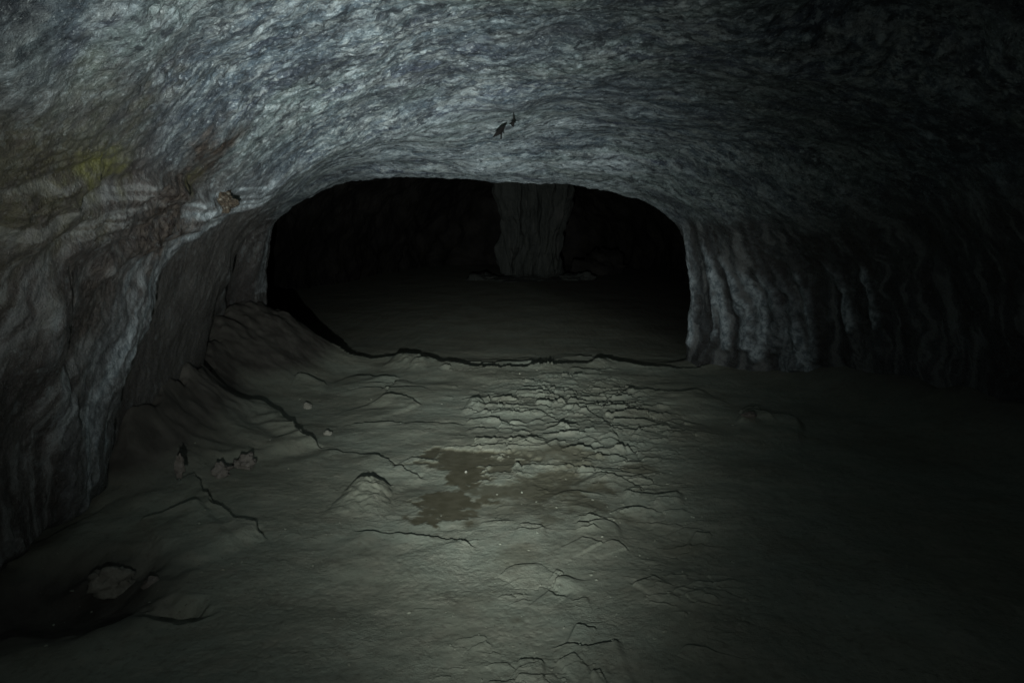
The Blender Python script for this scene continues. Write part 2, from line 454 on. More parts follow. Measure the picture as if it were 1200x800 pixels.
# walls: lava that ran down in sheets and ribs (ribs follow the arc, i.e. gravity)
rw = 0.22*fbm(X*1.3+3, Y*1.3, Z*1.3, 3)
rib = ridged((Yw+rw)*3.0, arc*0.32, np.where(left, 1.7, 8.3), 4, 0.55)
wallD = 0.017*(rib-1.0) + 0.003*(flow-.5) + 0.011*fbm(X*7, Y*7, Z*5, 4, 0.55) + 0.006*fbm(X*22, Y*22, Z*16, 3)
w2 = np.clip(wallness*1.0 + 0.25*sstep(-1.2, -2.2, X), 0, 1)
D = D + (roofD*(1-w2) + wallD*w2)*near + (0.012*fbm(X*12, Y*12, Z*12, 3) + 0.028*fbm(X*3.3, Z*0+1, Z*3.3, 4))*(1-near)

pale = np.zeros_like(X); rust = np.zeros_like(X); moss = np.zeros_like(X)
# curtain edge on the left wall: a rib that leaves the roof and runs to the floor
dc, sd, fr = seg_dist(arc, Y, curt)
jit = 0.05*fbm(X*4, Y*4, Z*4, 3)
dc2 = np.where(sd*1.0 > 0, dc, -dc)
ribm = np.exp(-((dc+jit)/0.24)**2)*sstep(-0.02, 0.2, fr)*(1-0.25*sstep(0.85, 1.0, fr))
D = D + 0.07*ribm
D = D + 0.015*np.exp(-((dc+jit*1.5)/0.06)**2)*sstep(0, 0.1, fr)
pale = np.maximum(pale, sstep(0.12, 0.65, ribm)*0.80*(0.40+0.60*sstep(-0.15, 0.35, fbm(Yw*11, arc*1.3, Z*0, 5, .6))))
# smooth hollow between the curtain and the mouth
rec = sstep(0.18, 0.55, Yw)*sstep(8.3, 7.7, Y)*left*w2
D = D*(1-.45*rec) - 0.10*rec
# a second, fainter sheet nearer the camera
c2 = wall_line([(60, 300), (52, 360), (50, 420), (60, 480), (72, 540), (78, 600)])
d2_, s2_, f2_ = seg_dist(arc, Y, c2)
r2 = np.exp(-((d2_+jit)/0.13)**2)*sstep(0, .2, f2_)
D = D + 0.07*r2; pale = np.maximum(pale, 0.35*sstep(.4, .9, r2)*sstep(-0.2, .4, fbm(Y*7, arc*1.5, Z*0+3, 4)))
c3 = wall_line([(268, 300), (268, 360), (268, 420), (266, 480)])
d3_, s3_, f3_ = seg_dist(arc, Y, c3)
r3 = np.exp(-((d3_+jit)/0.10)**2)*sstep(0, .3, f3_)
D = D + 0.05*r3; pale = np.maximum(pale, 0.30*sstep(.4, .9, r3)*sstep(-0.2, .4, fbm(Y*8, arc*1.5, Z*0+3, 4)))
# oblique layered ledges above the curtain
for px in ([(0, 300), (70, 262), (130, 240), (175, 218)], [(60, 300), (120, 268), (180, 242), (225, 222)], [(100, 330), (150, 290), (200, 262), (240, 246)], [(0, 255), (60, 228), (120, 205)]):
    l = wall_line(px); d, s, f = seg_dist(arc, Y, l)
    taper = sstep(0, .15, f)*(1-sstep(.85, 1, f))
    D = D + 0.055*np.exp(-((d+jit*.8)/0.07)**2)*taper
l = wall_line([(150, 210), (190, 212), (225, 226), (262, 244)]); d, s, f = seg_dist(arc, Y, l)
D = D + 0.07*np.where(s > 0, np.exp(-(d/.10)**2), np.exp(-(d/.03)**2))*sstep(0, .15, f)*(1-sstep(.85, 1, f))*(.7+.6*fbm(X*6, Y*6, Z*6, 3))
b = blob(205, 226, 0.62, 1.7); rust = np.maximum(rust, (1-sstep(0.35, 1.1, b+0.6*fbm(X*4, Y*4, Z*4, 4)))*1.0)
b = blob(125, 330, 0.55, 1.5); rust = np.maximum(rust, (1-sstep(0.3, 1.2, b+0.6*fbm(X*3, Y*3, Z*3+7, 4)))*0.55)
b = blob(110, 197, 0.13, 0.6); moss = np.maximum(moss, 0.9*(1-sstep(0.1, 1.5, b+0.8*fbm(X*9, Y*9, Z*9+2, 4)))*0.9)
b = blob(228, 211, 0.09, 0.6); moss = np.maximum(moss, (1-sstep(0.1, 1.3, b+0.7*fbm(X*7, Y*7, Z*7+5, 4)))*0.35)
b = blob(40, 250, 0.9, 1.2); rust = np.maximum(rust, (1-sstep(0.2, 1.2, b+0.8*fbm(X*3, Y*3, Z*3+8, 4)))*.35)
b = blob(60, 200, 0.55); moss = np.maximum(moss, (1-sstep(0.2, 1.2, b+0.8*fbm(X*4, Y*4, Z*4+5, 4)))*0.2)
# large hollow in the roof at the upper right
b = blob(1075, 30, 0.62); D = D - 0.16*(1-sstep(0.5, 1.1, b+0.3*fbm(X*3, Y*3, Z*3, 3)))
# drips and runnels of lava on the right wall
drip_px = [([(800, 262), (812, 300), (818, 345), (814, 380), (811, 402)], 0.09),
           ([(815, 268), (836, 300), (846, 340), (850, 375), (853, 402)], 0.085),
           ([(838, 285), (858, 318), (868, 350), (872, 385), (874, 405)], 0.060),
           ([(855, 300), (880, 332), (893, 360), (893, 390), (886, 416)], 0.075),
           ([(872, 300), (905, 340), (917, 370), (922, 410), (925, 440)], 0.075),
           ([(890, 300), (928, 345), (936, 390), (944, 420), (945, 444)], 0.060),
           ([(918, 300), (950, 350), (956, 395), (956, 420)], 0.050),
           ([(960, 300), (990, 345), (1002, 385)], 0.05),
           ([(1000, 300), (1020, 340), (1030, 380)], 0.05),
           ([(826, 290), (838, 325), (842, 360), (840, 396)], 0.040), ([(862, 330), (880, 362), (882, 392), (880, 408)], 0.040), ([(905, 325), (912, 355), (908, 385), (905, 412)], 0.040), ([(930, 372), (936, 398), (935, 430)], 0.040)]
drip_id = np.full(X.shape, -1)
for k, (px, w) in enumerate(drip_px):
    l = wall_line(px); d, s, f = seg_dist(arc, Y, l)
    wob = 0.03*fbm(X*7, Y*7, Z*7+k, 3)
    ww = 0.72*w*(0.55+0.75*np.sin(np.clip(f, 0, 1)*math.pi*0.62))
    g = np.exp(-((d+wob)/ww)**2)*sstep(0.0, 0.25, f)
    D = D + 0.055*g*(0.7+0.5*f)
    pale = np.maximum(pale, 0.95*sstep(.25, .8, g)*sstep(.05, .35, f))
    drip_id = np.where((g > 0.42) & (f > 0.12), k, drip_id)
roofpale = sstep(4.8, 7.0, Y)*(1-w2)*sstep(2.0, 1.0, np.abs(X+.2))  # roof colour raised towards the mouth to make up for weak grazing light
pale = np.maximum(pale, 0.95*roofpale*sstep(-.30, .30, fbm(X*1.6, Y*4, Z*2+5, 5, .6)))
# highlight painted into the colour where the mouth edge curls towards the light
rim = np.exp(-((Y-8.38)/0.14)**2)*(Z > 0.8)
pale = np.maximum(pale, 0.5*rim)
P2 = P + N*D[..., None]
# undercut of the left wall at the lower left
uc = sstep(0.12, 0.0, P2[..., 2]+.06*fbm(Y*3, Y*0, Y*0, 3))*sstep(-1.5, -2.0, X)*sstep(4.3, 3.7, Y)
P2[..., 0] -= 0.20*uc
NN = grid_normals(P2); NN *= np.where(np.sum(NN*N, -1) < 0, -1, 1)[..., None]
wall_attr = np.clip(w2*sstep(2.4, 1.5, Z) + 0.35*w2, 0, 1)
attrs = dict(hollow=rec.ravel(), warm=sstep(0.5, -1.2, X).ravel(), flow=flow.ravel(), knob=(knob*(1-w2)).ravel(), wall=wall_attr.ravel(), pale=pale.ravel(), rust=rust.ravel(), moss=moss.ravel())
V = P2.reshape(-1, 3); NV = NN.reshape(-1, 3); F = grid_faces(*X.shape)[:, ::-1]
# which piece each face belongs to: roof, left wall, right wall, and their parts
lim = 1.55 + 0.25*fbm(X*1.2, Y*1.2, Z*0, 3)
piece = np.where(Z > lim, 0, np.where(left, 1, 2))
piece = np.where((drip_id >= 0), 10+drip_id, piece)
piece = np.where((dc+jit < 0.15) & (fr > 0.22) & (fr < 0.999) & left, 30, piece)
piece = np.where((d2_+jit < 0.10) & (f2_ > 0.1) & (f2_ < 0.99) & left & (piece == 1), 31, piece)
piece = np.where((d3_+jit < 0.08) & (f3_ > 0.15) & (f3_ < 0.99) & left & (piece == 1), 32, piece)
fp = piece[:-1, :-1].ravel()
def shell_piece(k, name, parent=None):
    m = fp == k
    return make_mesh(name, V, F[m], M_SHELL, NV, attrs, parent) if m.sum() > 20 else None
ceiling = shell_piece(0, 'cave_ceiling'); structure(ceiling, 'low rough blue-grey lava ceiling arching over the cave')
wl = shell_piece(1, 'cave_wall'); structure(wl, 'brown-grey rock wall on the left with pale flow bands')
wr = shell_piece(2, 'cave_wall'); structure(wr, 'dark rock wall on the right with hanging drips beside the passage')
for k in range(len(drip_px)): shell_piece(10+k, 'lava_drip', wr)
o = shell_piece(30, 'flow_curtain', wl); o['label'] = 'pale curtain rib curving from ceiling to floor'
shell_piece(31, 'flow_rib', wl); shell_piece(32, 'flow_rib', wl)
# back of the cave behind the camera
ring = P2[0]; n_ = 60; cidx = np.linspace(0, NS-1, n_).astype(int)
cap = np.stack([np.linspace(0, 1, 12)[:, None, None]*(np.array([0.4, -4.6, 1.0])-ring[cidx][None]) + ring[cidx][None]])[0]
cap[..., 1] += 0.0
make_mesh('cave_end_wall', cap.reshape(-1, 3), grid_faces(12, n_), M_DEEP)
structure(bpy.data.objects['cave_end_wall'], 'rough end wall of the cave behind the viewer')

# ------------------------------------------------------------------ the chamber beyond the mouth
def tube(y):
    k = np.interp(y, [10.0, 11.5, 16, 22, 30, 45, 70], [0, 1, 2, 3, 4, 5, 6]); return k
far_st = [(10.1, grow(1.72, 1.78)[::5]), (12, superell(-5.4, 5.0, 3.9, 2.6)[::5]), (17, superell(-5.8, 5.6, 4.2, 2.6)[::5]), (22, superell(-5.2, 5.4, 4.0, 2.5)[::5]),
          (26, superell(-4.6, 5.6, 4.1, 2.4)[::5]), (30, superell(-4.0, 5.0, 3.9, 2.3)[::5]), (32.5, superell(-2.6, 3.6, 3.2, 2.2)[::5]), (33.6, superell(-0.2, 0.8, 1.0, 2.0)[::5])]
st_y = np.array([s[0] for s in far_st]); st_p = np.stack([s[1] for s in far_st])
ysf = np.linspace(10.1, 33.6, 240)
Sf = hermite(ysf); Pf = np.stack([Sf[..., 0], np.repeat(ysf[:, None], Sf.shape[1], 1), Sf[..., 1]], -1)
Nf = grid_normals(Pf)
Df = 0.45*fbm(Pf[..., 0]*.5, Pf[..., 1]*.5, Pf[..., 2]*.5, 4) + 0.05*fbm(Pf[..., 0]*3, Pf[..., 1]*3, Pf[..., 2]*3, 3)
Df[:3] *= 0
Pf = Pf + Nf*Df[..., None]
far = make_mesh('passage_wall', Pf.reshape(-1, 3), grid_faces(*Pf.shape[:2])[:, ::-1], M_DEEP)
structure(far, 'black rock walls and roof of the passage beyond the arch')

# ------------------------------------------------------------------ floor
NC, NR = 860, 640
t = np.linspace(-1, 1, NC)
qa = np.linspace(1/2.0, 1/9.6, 700)
yf = np.concatenate([np.linspace(-4.8, 1.95, 50), 1/qa, np.linspace(9.75, 34.5, 70)])
NR = len(yf)
Fy = np.clip(0.74*yf+0.15, 1.4, 4.0)
Wd = np.interp(yf, [-5, 8.4, 9.6, 12, 22, 66], [4.3, 4.3, 6.5, 7.2, 7.2, 7.2])
a_ = np.abs(t)
Xf = np.where(a_[None] < .86, t[None]/.86*Fy[:, None], np.sign(t)[None]*(Fy[:, None] + (a_[None]-.86)/.14*(Wd-Fy)[:, None]))
Yf = np.repeat(yf[:, None], NC, 1).copy()
H = np.zeros_like(Xf)
damp = np.zeros_like(Xf); bank = np.zeros_like(Xf)
def fl(px): return [on_z(u, v)[:2] for u, v in px]

# gentle relief
vis = sstep(9.6, 8.8, Yf)
H += 0.030*fbm(Xf*.9, Yf*.9, Xf*0, 3) * (0.35+0.65*vis)
H += 0.005*fbm(Xf*3.1, Yf*3.1, Xf*0+2, 3)
H += 0.0020*fbm(Xf*11, Yf*11, Xf*0+4, 3, .6) + 0.0026*np.minimum(fbm(Xf*31, Yf*31, Xf*0+14, 3, .6), .12)*sstep(-.2, .4, fbm(Xf*1.5, Yf*1.5, Xf*0+41, 3))
# lip of the crust: beyond it the passage floor lies lower
lip = fl([(300, 418), (360, 420), (405, 420), (440, 422), (460, 419), (480, 417), (500, 421), (520, 428), (545, 430), (570, 432), (600, 431), (625, 431), (650, 429), (680, 427), (705, 423), (730, 426), (755, 431), (785, 432), (830, 432), (900, 430)])
lx_ = np.array([p[0] for p in lip]); ly_ = np.array([p[1] for p in lip])
ylip = np.interp(Xf[0]*0+0, lx_, ly_)
ylip = np.interp(Xf, lx_, ly_) + 0.10*fbm(Xf*5, Xf*0, Xf*0, 3)
dl = Yf-ylip
lipw = 0.6+0.55*fbm(Xf*1.7, Xf*0+5, Xf*0, 2)
H += np.where(dl < 0, 0.06*lipw*np.exp(dl/0.30), 0) 
H -= sstep(0.0, 0.06, dl)*0.045
H += np.where(dl > 0, -0.05*sstep(0, 3, dl), 0)
# plates of broken crust
def plates(scale, amp, sx, k, mask, seed):
    """scale-like plates of crust, each lifted at the edge away from the mouth of the torch"""
    global H
    wx = 0.28*fbm(Xf*scale*.9+seed, Yf*scale*.9, Xf*0+seed, 3); wy = 0.28*fbm(Xf*scale*.9, Yf*scale*.9+seed, Xf*0+7+seed, 3)
    F1, F2, hid, ox, oy = worley(Xf*scale*sx+wx, Yf*scale+wy, k)
    edge = sstep(0.0, 0.05, F2-F1)
    lift = np.clip(0.5+oy*1.0, 0, 1)**2.2*(0.25+hid)*sstep(0.35, 0.65, hid)
    if k == 3:
        ids = np.unique(hid[mask > .6]); plate_ids[:] = np.where((mask > .6), np.searchsorted(ids, hid), -1)
    H = H + amp*mask*lift*edge - 0.35*amp*mask*(1-sstep(0.0, 0.06, F2-F1))*sstep(.3, .6, hid)
def region(u, v, ru, rv, soft=.5):
    p = on_z(u, v); px = on_z(u+ru, v); ry = abs(on_z(u, v-rv).y-on_z(u, v+rv).y)/2
    d = np.hypot((Xf-p.x)/abs(px.x-p.x), (Yf-p.y)/ry)
    return 1-sstep(1-soft, 1+soft, d+0.35*fbm(Xf*2, Yf*2, Xf*0+u, 3))
plate_ids = np.full(Xf.shape, -1)
scaly = region(670, 482, 110, 48)
plates(5.0, 0.032, 0.75, 3, scaly, 1)
plates(10.0, 0.017, 0.8, 4, scaly, 2)
band = np.exp(-((Xf-0.30-0.02*Yf)/0.50)**2)*sstep(-0.25, 0.25, fbm(Xf*1.6, Yf*1.6, Xf*0+11, 3))
plates(7.0, 0.018, 0.7, 5, band*vis, 3)
plates(15.0, 0.008, 0.7, 6, np.clip(band+0.25, 0, 1)*vis*sstep(-.1, .3, fbm(Xf*2.3, Yf*2.3, Xf*0+21, 3)), 4)
upper = sstep(6.0, 7.0, Yf)*vis*sstep(1.8, 1.0, np.abs(Xf+0.2))
plates(3.0, 0.03, 0.6, 7, upper*sstep(-.1, .25, fbm(Xf*1.1, Yf*1.1, Xf*0+31, 3)), 5)
# traced edges of the broken crust: (pixels of the line, lift, run-out towards the camera)
scarps = [
    ([(276, 490), (290, 488), (310, 490), (328, 495), (345, 508), (358, 520), (380, 528)], 0.11, 0.55),
    ([(376, 528), (392, 530), (415, 533), (440, 537), (465, 545), (490, 556), (505, 560)], 0.035, 0.30),
    ([(410, 622), (440, 623), (480, 626), (510, 630), (545, 636), (562, 641)], 0.028, 0.35),
    ([(400, 498), (440, 497), (480, 496), (548, 496)], 0.028, 0.40),
    ([(440, 468), (465, 466), (480, 468), (494, 475)], 0.055, 0.35),
    ([(405, 440), (430, 441), (450, 443), (470, 443)], 0.05, 0.3),
    ([(715, 464), (745, 460), (770, 461), (800, 465), (825, 458)], 0.055, 0.35),
    ([(860, 493), (875, 487), (900, 489), (925, 492), (945, 500)], 0.055, 0.40),
    ([(865, 484), (880, 481), (895, 484)], 0.05, 0.2),
    ([(165, 582), (185, 574), (205, 571), (215, 574), (228, 569), (240, 585), (250, 598), (275, 615), (295, 622), (314, 636)], 0.065, 0.40),
    ([(160, 618), (200, 607), (240, 600)], 0.05, 0.35),
    ([(690, 556), (712, 556), (735, 563), (756, 573)], 0.022, 0.16),
    ([(728, 575), (760, 580), (780, 580), (800, 577)], 0.035, 0.2),
    ([(672, 616), (695, 614), (712, 611), (728, 616)], 0.022, 0.16),
    ([(680, 632), (700, 638), (704, 641)], 0.022, 0.12),
    ([(715, 634), (728, 639), (735, 644)], 0.018, 0.12),
    ([(607, 616), (640, 619)], 0.016, 0.14),
    ([(606, 622), (625, 624), (640, 621)], 0.016, 0.12),
    ([(650, 670), (660, 672)], 0.022, 0.06),
    ([(738, 686), (752, 684), (770, 677)], 0.02, 0.12),
    ([(672, 732), (690, 733), (700, 737)], 0.020, 0.16),
    ([(645, 756), (668, 756), (684, 760), (702, 757), (730, 753)], 0.024, 0.22),
    ([(605, 774), (622, 771), (640, 775)], 0.018, 0.16),
    ([(650, 775), (675, 768)], 0.018, 0.16),
    ([(690, 792), (705, 790)], 0.02, 0.1),
    ([(545, 505), (560, 501), (585, 503)], 0.02, 0.12),
    ([(585, 480), (610, 485), (630, 482), (655, 493)], 0.035, 0.15),
    ([(668, 475), (690, 484), (705, 494), (718, 508), (735, 535)], 0.03, 0.15),
    ([(610, 522), (640, 523), (655, 520)], 0.025, 0.15),
    ([(345, 453), (365, 450), (385, 452)], 0.05, 0.3),
    ([(640, 690), (655, 694), (665, 698)], 0.014, 0.1),
    ([(670, 702), (690, 701)], 0.012, 0.06),
    ([(715, 600), (735, 594), (760, 596)], 0.016, 0.1),
    ([(480, 535), (520, 542)], 0.02, 0.2),
    ([(815, 620), (835, 624)], 0.025, 0.15),
]
SLABS = {0: 'big broken crust slab with a dark back edge by the left wall', 2: None, 4: None, 6: None, 7: 'thick lifted crust edge on the dark right side', 9: 'smooth grey slab above the dark hollow at lower left'}
slab_id = np.full(Xf.shape, -1)
for i, (px, lift, run) in enumerate(scarps):
    pl = fl(px); pl = [tuple(p) for p in catmull(pl, 6)]
    x0, x1 = min(p[0] for p in pl)-1, max(p[0] for p in pl)+1; y0, y1 = min(p[1] for p in pl)-1.5, max(p[1] for p in pl)+.4
    c0 = (Xf > x0) & (Xf < x1) & (Yf > y0) & (Yf < y1)
    xs, yy = Xf[c0], Yf[c0]
    jx = 0.018*fbm(xs*9, yy*9, xs*0+i, 3)
    d, s, f = seg_dist(xs+jx, yy+jx*1.3, pl)
    nearside = s < 0                        # polylines run left to right: the camera side is on the right of travel
    ex, ey = pl[-1][0]-pl[0][0], pl[-1][1]-pl[0][1]
    f = ((xs-pl[0][0])*ex + (yy-pl[0][1])*ey)/(ex*ex+ey*ey)
    taper = sstep(0.0, 0.14, f)*(1-sstep(0.86, 1.0, f))
    gro = -0.35*np.exp(-((d-0.015)/0.016)**2)
    h = np.where(nearside, np.exp(-d/run)*(1-sstep(run*1.1, run*2.2, d)), (1-sstep(0, 0.012, d)) + gro)
    inner = (f > 0.0) & (f < 1.0)
    if i in SLABS: slab_id[c0] = np.where(nearside & (d < min(run, .34)*(0.75+.3*taper)) & (taper > .25), i, slab_id[c0])
    H[c0] += 0.80*lift*h*taper*inner*(0.75+0.5*fbm(xs*4, yy*4, xs*0+2*i, 2))
# knobs of crust: steep at the back, running out towards the camera
def knob_at(u, v, ru, rv, lift, k=None, lean=0.0):
    """u, v: pixel of the middle of the back edge's foot"""
    global H, slab_id
    p = on_z(u, v); rx = abs(on_z(u+ru, v).x-p.x); ry = abs(on_z(u, v+rv).y-p.y)
    jn = fbm(Xf*9, Yf*9, Xf*0+u, 3)
    ax = (Xf-p.x)/rx + .10*jn; ay = (Yf-p.y)/ry + .10*jn
    back = np.clip((ay+1.5)/1.9, 0, 1); back = back*back*(3-2*back)*(1-sstep(.42, .52, ay))
    wd = 1.0 - 0.25*np.clip(ay, -1, 1)
    cross = np.clip(1-(np.abs(ax+lean*ay)/wd)**2.2, 0, 1)**.9
    h = back*cross
    H = H + lift*h*(1+.30*fbm(Xf*13, Yf*13, Xf*0+3, 4))
    if k is not None: slab_id = np.where(h > .12, k, slab_id)
knob_at(430, 578, 28, 24, .068, 60)
knob_at(557, 473, 11, 8, .045, 61)
knob_at(474, 424, 18, 8, .06, 62)
knob_at(492, 428, 10, 7, .045, 62)
knob_at(703, 427, 15, 5, .03, 63)
SLABS.update({60: 'pale pointed knob of crust left of the mud patch', 61: 'small round knob of crust above the mud patch', 62: 'lumpy knob on the crust edge at the foot of the passage', 63: None})
# left bank of debris against the wall
bx = sstep(-1.75, -2.95, Xf)*sstep(5.9, 7.8, Yf)*sstep(9.8, 8.4, Yf)
H += (0.64+.10*fbm(Xf*2.2, Yf*2.2, Xf*0+8, 4))*bx + .015*bx*fbm(Xf*9, Yf*9, Xf*0, 3); bank = np.maximum(bank, sstep(0.02, 0.3, bx))
lb = sstep(-1.75, -2.5, Xf+0.15*fbm(Xf*2, Yf*2, Xf*0, 3))*sstep(6.5, 5.5, Yf)*sstep(4.0, 4.8, Yf)
H += 0.14*lb*(1+0.35*fbm(Xf*4, Yf*4, Xf*0+3, 3)); bank = np.maximum(bank, lb*0.8)
# silt and crumbled rock banked up along the foot of both walls
xwl = np.interp(Yf, [2, 3.8, 5.5, 6.8, 7.8, 8.5], [-2.12, -2.22, -2.38, -2.74, -2.95, -2.83]); xwr = np.interp(Yf, [2, 3.8, 5.5, 6.8, 7.8, 8.5], [3.7, 3.72, 3.55, 3.1, 2.5, 2.07])
fn_ = fbm(Xf*2.2, Yf*2.2, Xf*0+51, 4)
fil = 0.34*np.exp(-np.clip(Xf-xwl+.10*fn_, 0, 9)/0.24)*sstep(3.7, 4.6, Yf)*(1+.5*fn_)*sstep(8.6, 8.2, Yf)*(1-.7*np.clip(bx, 0, 1))
fir = 0.10*np.exp(-np.clip(xwr-Xf+.10*fn_, 0, 9)/0.24)*sstep(3.7, 4.6, Yf)*(1+.5*fn_)*sstep(8.8, 8.4, Yf)
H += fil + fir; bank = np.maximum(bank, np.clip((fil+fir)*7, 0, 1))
# right bank
rb = sstep(2.3, 3.4, Xf-0.45*(8.0-Yf)*0.4)
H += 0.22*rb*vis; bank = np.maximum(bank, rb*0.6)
# dark hollow under the left wall
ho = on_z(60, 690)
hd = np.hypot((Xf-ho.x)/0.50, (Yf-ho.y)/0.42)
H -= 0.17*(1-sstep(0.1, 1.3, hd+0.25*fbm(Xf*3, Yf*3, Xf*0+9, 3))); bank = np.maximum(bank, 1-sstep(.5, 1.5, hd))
ho = on_z(205, 707); hd = np.hypot((Xf-ho.x)/0.16, (Yf-ho.y)/0.10); H -= 0.08*(1-sstep(.3, 1.2, hd+.3*fbm(Xf*6, Yf*6, Xf*0+9, 3)))
# damp mud
def mud(u, v, ru, rv, k, hard=0.25):
    global damp, H
    p = on_z(u, v); rx = 1.25*abs(on_z(u+ru, v).x-p.x); ry = 1.25*abs(on_z(u, v-rv).y-on_z(u, v+rv).y)/2
    d = np.hypot((Xf-p.x)/rx, (Yf-p.y)/ry) + 0.85*fbm(Xf*6, Yf*5.0, Xf*0+.3, 5, .62)
    a = 1-sstep(1-hard, 1+hard, d)
    damp = np.maximum(damp, a*k)
    return a
pud = np.zeros_like(Xf)
for u, v, ru, rv, k, hd in ((532, 589, 36, 15, 1, .16), (545, 560, 17, 16, 1, .16), (540, 538, 34, 9, .95, .22), (570, 574, 40, 7, .8, .25), (592, 541, 24, 7, .85, .25),):
    pud = np.maximum(pud, mud(u, v, ru, rv, k, hd))
for u, v, ru, rv, k in ((640, 570, 52, 13, .85), (655, 556, 18, 9, .85), (682, 540, 20, 7, .7), (638, 533, 34, 6, .7), (645, 609, 10, 7, .6), (612, 590, 18, 6, .55), (675, 590, 26, 9, .7),
                         (752, 547, 14, 5, .6), (552, 612, 10, 4, .5), (610, 645, 8, 4, .4), (600, 595, 40, 8, .3), (735, 606, 12, 4, .4), (600, 655, 16, 6, .35), (605, 725, 8, 4, .4), (790, 640, 18, 6, .35)):
    mud(u, v, ru, rv, k, .5)
Hm = float(np.percentile(H[pud > .5], 30)); H = H + (Hm-H)*pud*.8
# beyond the lip the floor climbs gently to the pillar
H += np.where(Yf > 9.5, 0.004*(Yf-9.5)*sstep(9.5, 13, Yf), 0)
Pg = np.stack([Xf, Yf, H], -1)
Ng = grid_normals(Pg); Ng *= np.where(Ng[..., 2] < 0, -1, 1)[..., None]
fattr = dict(damp=damp.ravel(), bank=bank.ravel())
Fg = grid_faces(*Xf.shape)
Vg = Pg.reshape(-1, 3); Ngv = Ng.reshape(-1, 3)
pc = np.zeros(Xf.shape, int)
pc = np.where(pud > 0.5, 1, pc)
pc = np.where((dl > 0.02) & (pc == 0), 2, pc)
pc = np.where((plate_ids >= 0) & (pc == 0), 100+plate_ids, pc)
pc = np.where((slab_id >= 0) & (pc == 0), 10+slab_id, pc)
fpg = pc[:-1, :-1].ravel()
fpg[(fpg >= 100) & (np.bincount(fpg, minlength=fpg.max()+1)[fpg] <= 40)] = 0
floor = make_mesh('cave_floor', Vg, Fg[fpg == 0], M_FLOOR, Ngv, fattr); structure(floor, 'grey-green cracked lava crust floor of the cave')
o = make_mesh('mud_puddle', Vg, Fg[fpg == 1], M_FLOOR, Ngv, fattr, floor); o['label'] = 'flat brown damp mud patch in the middle of the floor'
for i in range(100, int(pc.max())+1):
    if (fpg == i).sum() > 40: make_mesh('crust_plate', Vg, Fg[fpg == i], M_FLOOR, Ngv, fattr, floor)
    else: fpg[fpg == i] = 0
for i, lb_ in SLABS.items():
    if (fpg == 10+i).sum() < 8: continue
    o = make_mesh('crust_slab', Vg, Fg[fpg == 10+i], M_FLOOR, Ngv, fattr, floor)
    if lb_: o['label'] = lb_
pf = make_mesh('passage_floor', Vg, Fg[fpg == 2], M_FLOOR, Ngv, fattr); structure(pf, 'smooth dim floor of the passage beyond the crust edge')

def floor_z(x, y):
    r = int(np.argmin(np.abs(yf-y))); c = int(np.argmin(np.abs(Xf[r]-x))); return float(H[r, c])

# ------------------------------------------------------------------ loose stones
def stone_mesh(seed, sx, sy, sz, rough=.22, sub=4, flat=.35):
    bm = bmesh.new(); bmesh.ops.create_icosphere(bm, subdivisions=sub, radius=1)
    o = Vector((seed*3.17, seed*1.91, seed*.77))
    rnd = random.Random(seed)
    planes = [(Vector((rnd.uniform(-1, 1), rnd.uniform(-1, 1), rnd.uniform(-.4, 1))).normalized(), rnd.uniform(.55, .85)) for _ in range(9)]
    for v in bm.verts:
        p = v.co.copy()
        for n, d in planes:                       # chip the ball with planes: broken faces and edges
            e = p.dot(n)-d
            if e > 0: p -= n*e*.9
        p += p.normalized()*rough*(mnoise.fractal(v.co*1.6+o, .8, 2, 4) + .25*mnoise.noise(v.co*7+o))
        v.co = Vector((p.x*sx, p.y*sy, p.z*sz))
    me = bpy.data.meshes.new('stone'); bm.to_mesh(me); bm.free()
    me.polygons.foreach_set('use_smooth', [True]*len(me.polygons))
    return me
def stone(seed, u, v, wpx, hpx, label, depth=.8, mat=None, z=None, sink=.25, name='stone', tilt=0.0, group=None, rot=None, rough=.22):
    """a stone whose foot is seen at photo pixel (u, v), wpx wide and hpx high there"""
    p = on_z(u, v, 0.0); zz = floor_z(p.x, p.y) if z is None else z
    p = on_z(u, v, zz); k = (p-CAM).length/FPX
    w = wpx*k/2; h = hpx*k/2
    me = stone_mesh(seed, w, w*depth, h*1.25, rough); me.materials.append(mat or M_STONE); me.name = name
    o = bpy.data.objects.new(name, me); C.objects.link(o)
    o.location = (p.x, p.y+w*depth*.5, zz+h*(1-sink)); o.rotation_euler = (tilt, 0, random.Random(seed).uniform(-.5, .5) if rot is None else rot)
    tag(o, label, 'rock', group)
    return o
stone(15, 130, 696, 46, 24, 'pale flat stone lying in the dark hollow at lower left', .7, M_STONE, sink=.1, name='flat_stone', rough=.4, tilt=.25)
stone(17, 178, 690, 26, 14, 'small grey stone wedged beside the pale flat stone in the hollow', .7, M_DARKSTONE, sink=.35)
stone(19, 210, 556, 10, 24, 'upright thin splinter of rock leaning on the left wall foot', .4, M_DARKSTONE, name='rock_splinter', rot=.5, tilt=.3, rough=.45)
stone(21, 286, 548, 26, 16, 'crumbling brown rock below the broken slab at the wall foot', .7, M_DARKSTONE, sink=.6, rough=.5)
stone(22, 258, 556, 22, 14, 'dark brown rock between the wall foot and the crumbling rock', .7, M_DARKSTONE, sink=.6, rough=.5)
stone(23, 360, 479, 11, 8, 'tiny pale rock on the dark bank between broken slab and passage', .8)
stone(27, 384, 510, 10, 6, 'tiny pale rock at the right end of the broken slab', .8)
stone(31, 879, 488, 18, 6, 'dark broken rock in the crack on the right of the floor', .7, M_DARKSTONE, sink=.5)
stone(36, 546, 554, 3, 3, 'tiny pebble standing in for a white glint at the edge of the brown mud', .8, M_STONE)  # pebble added in place of a white glint

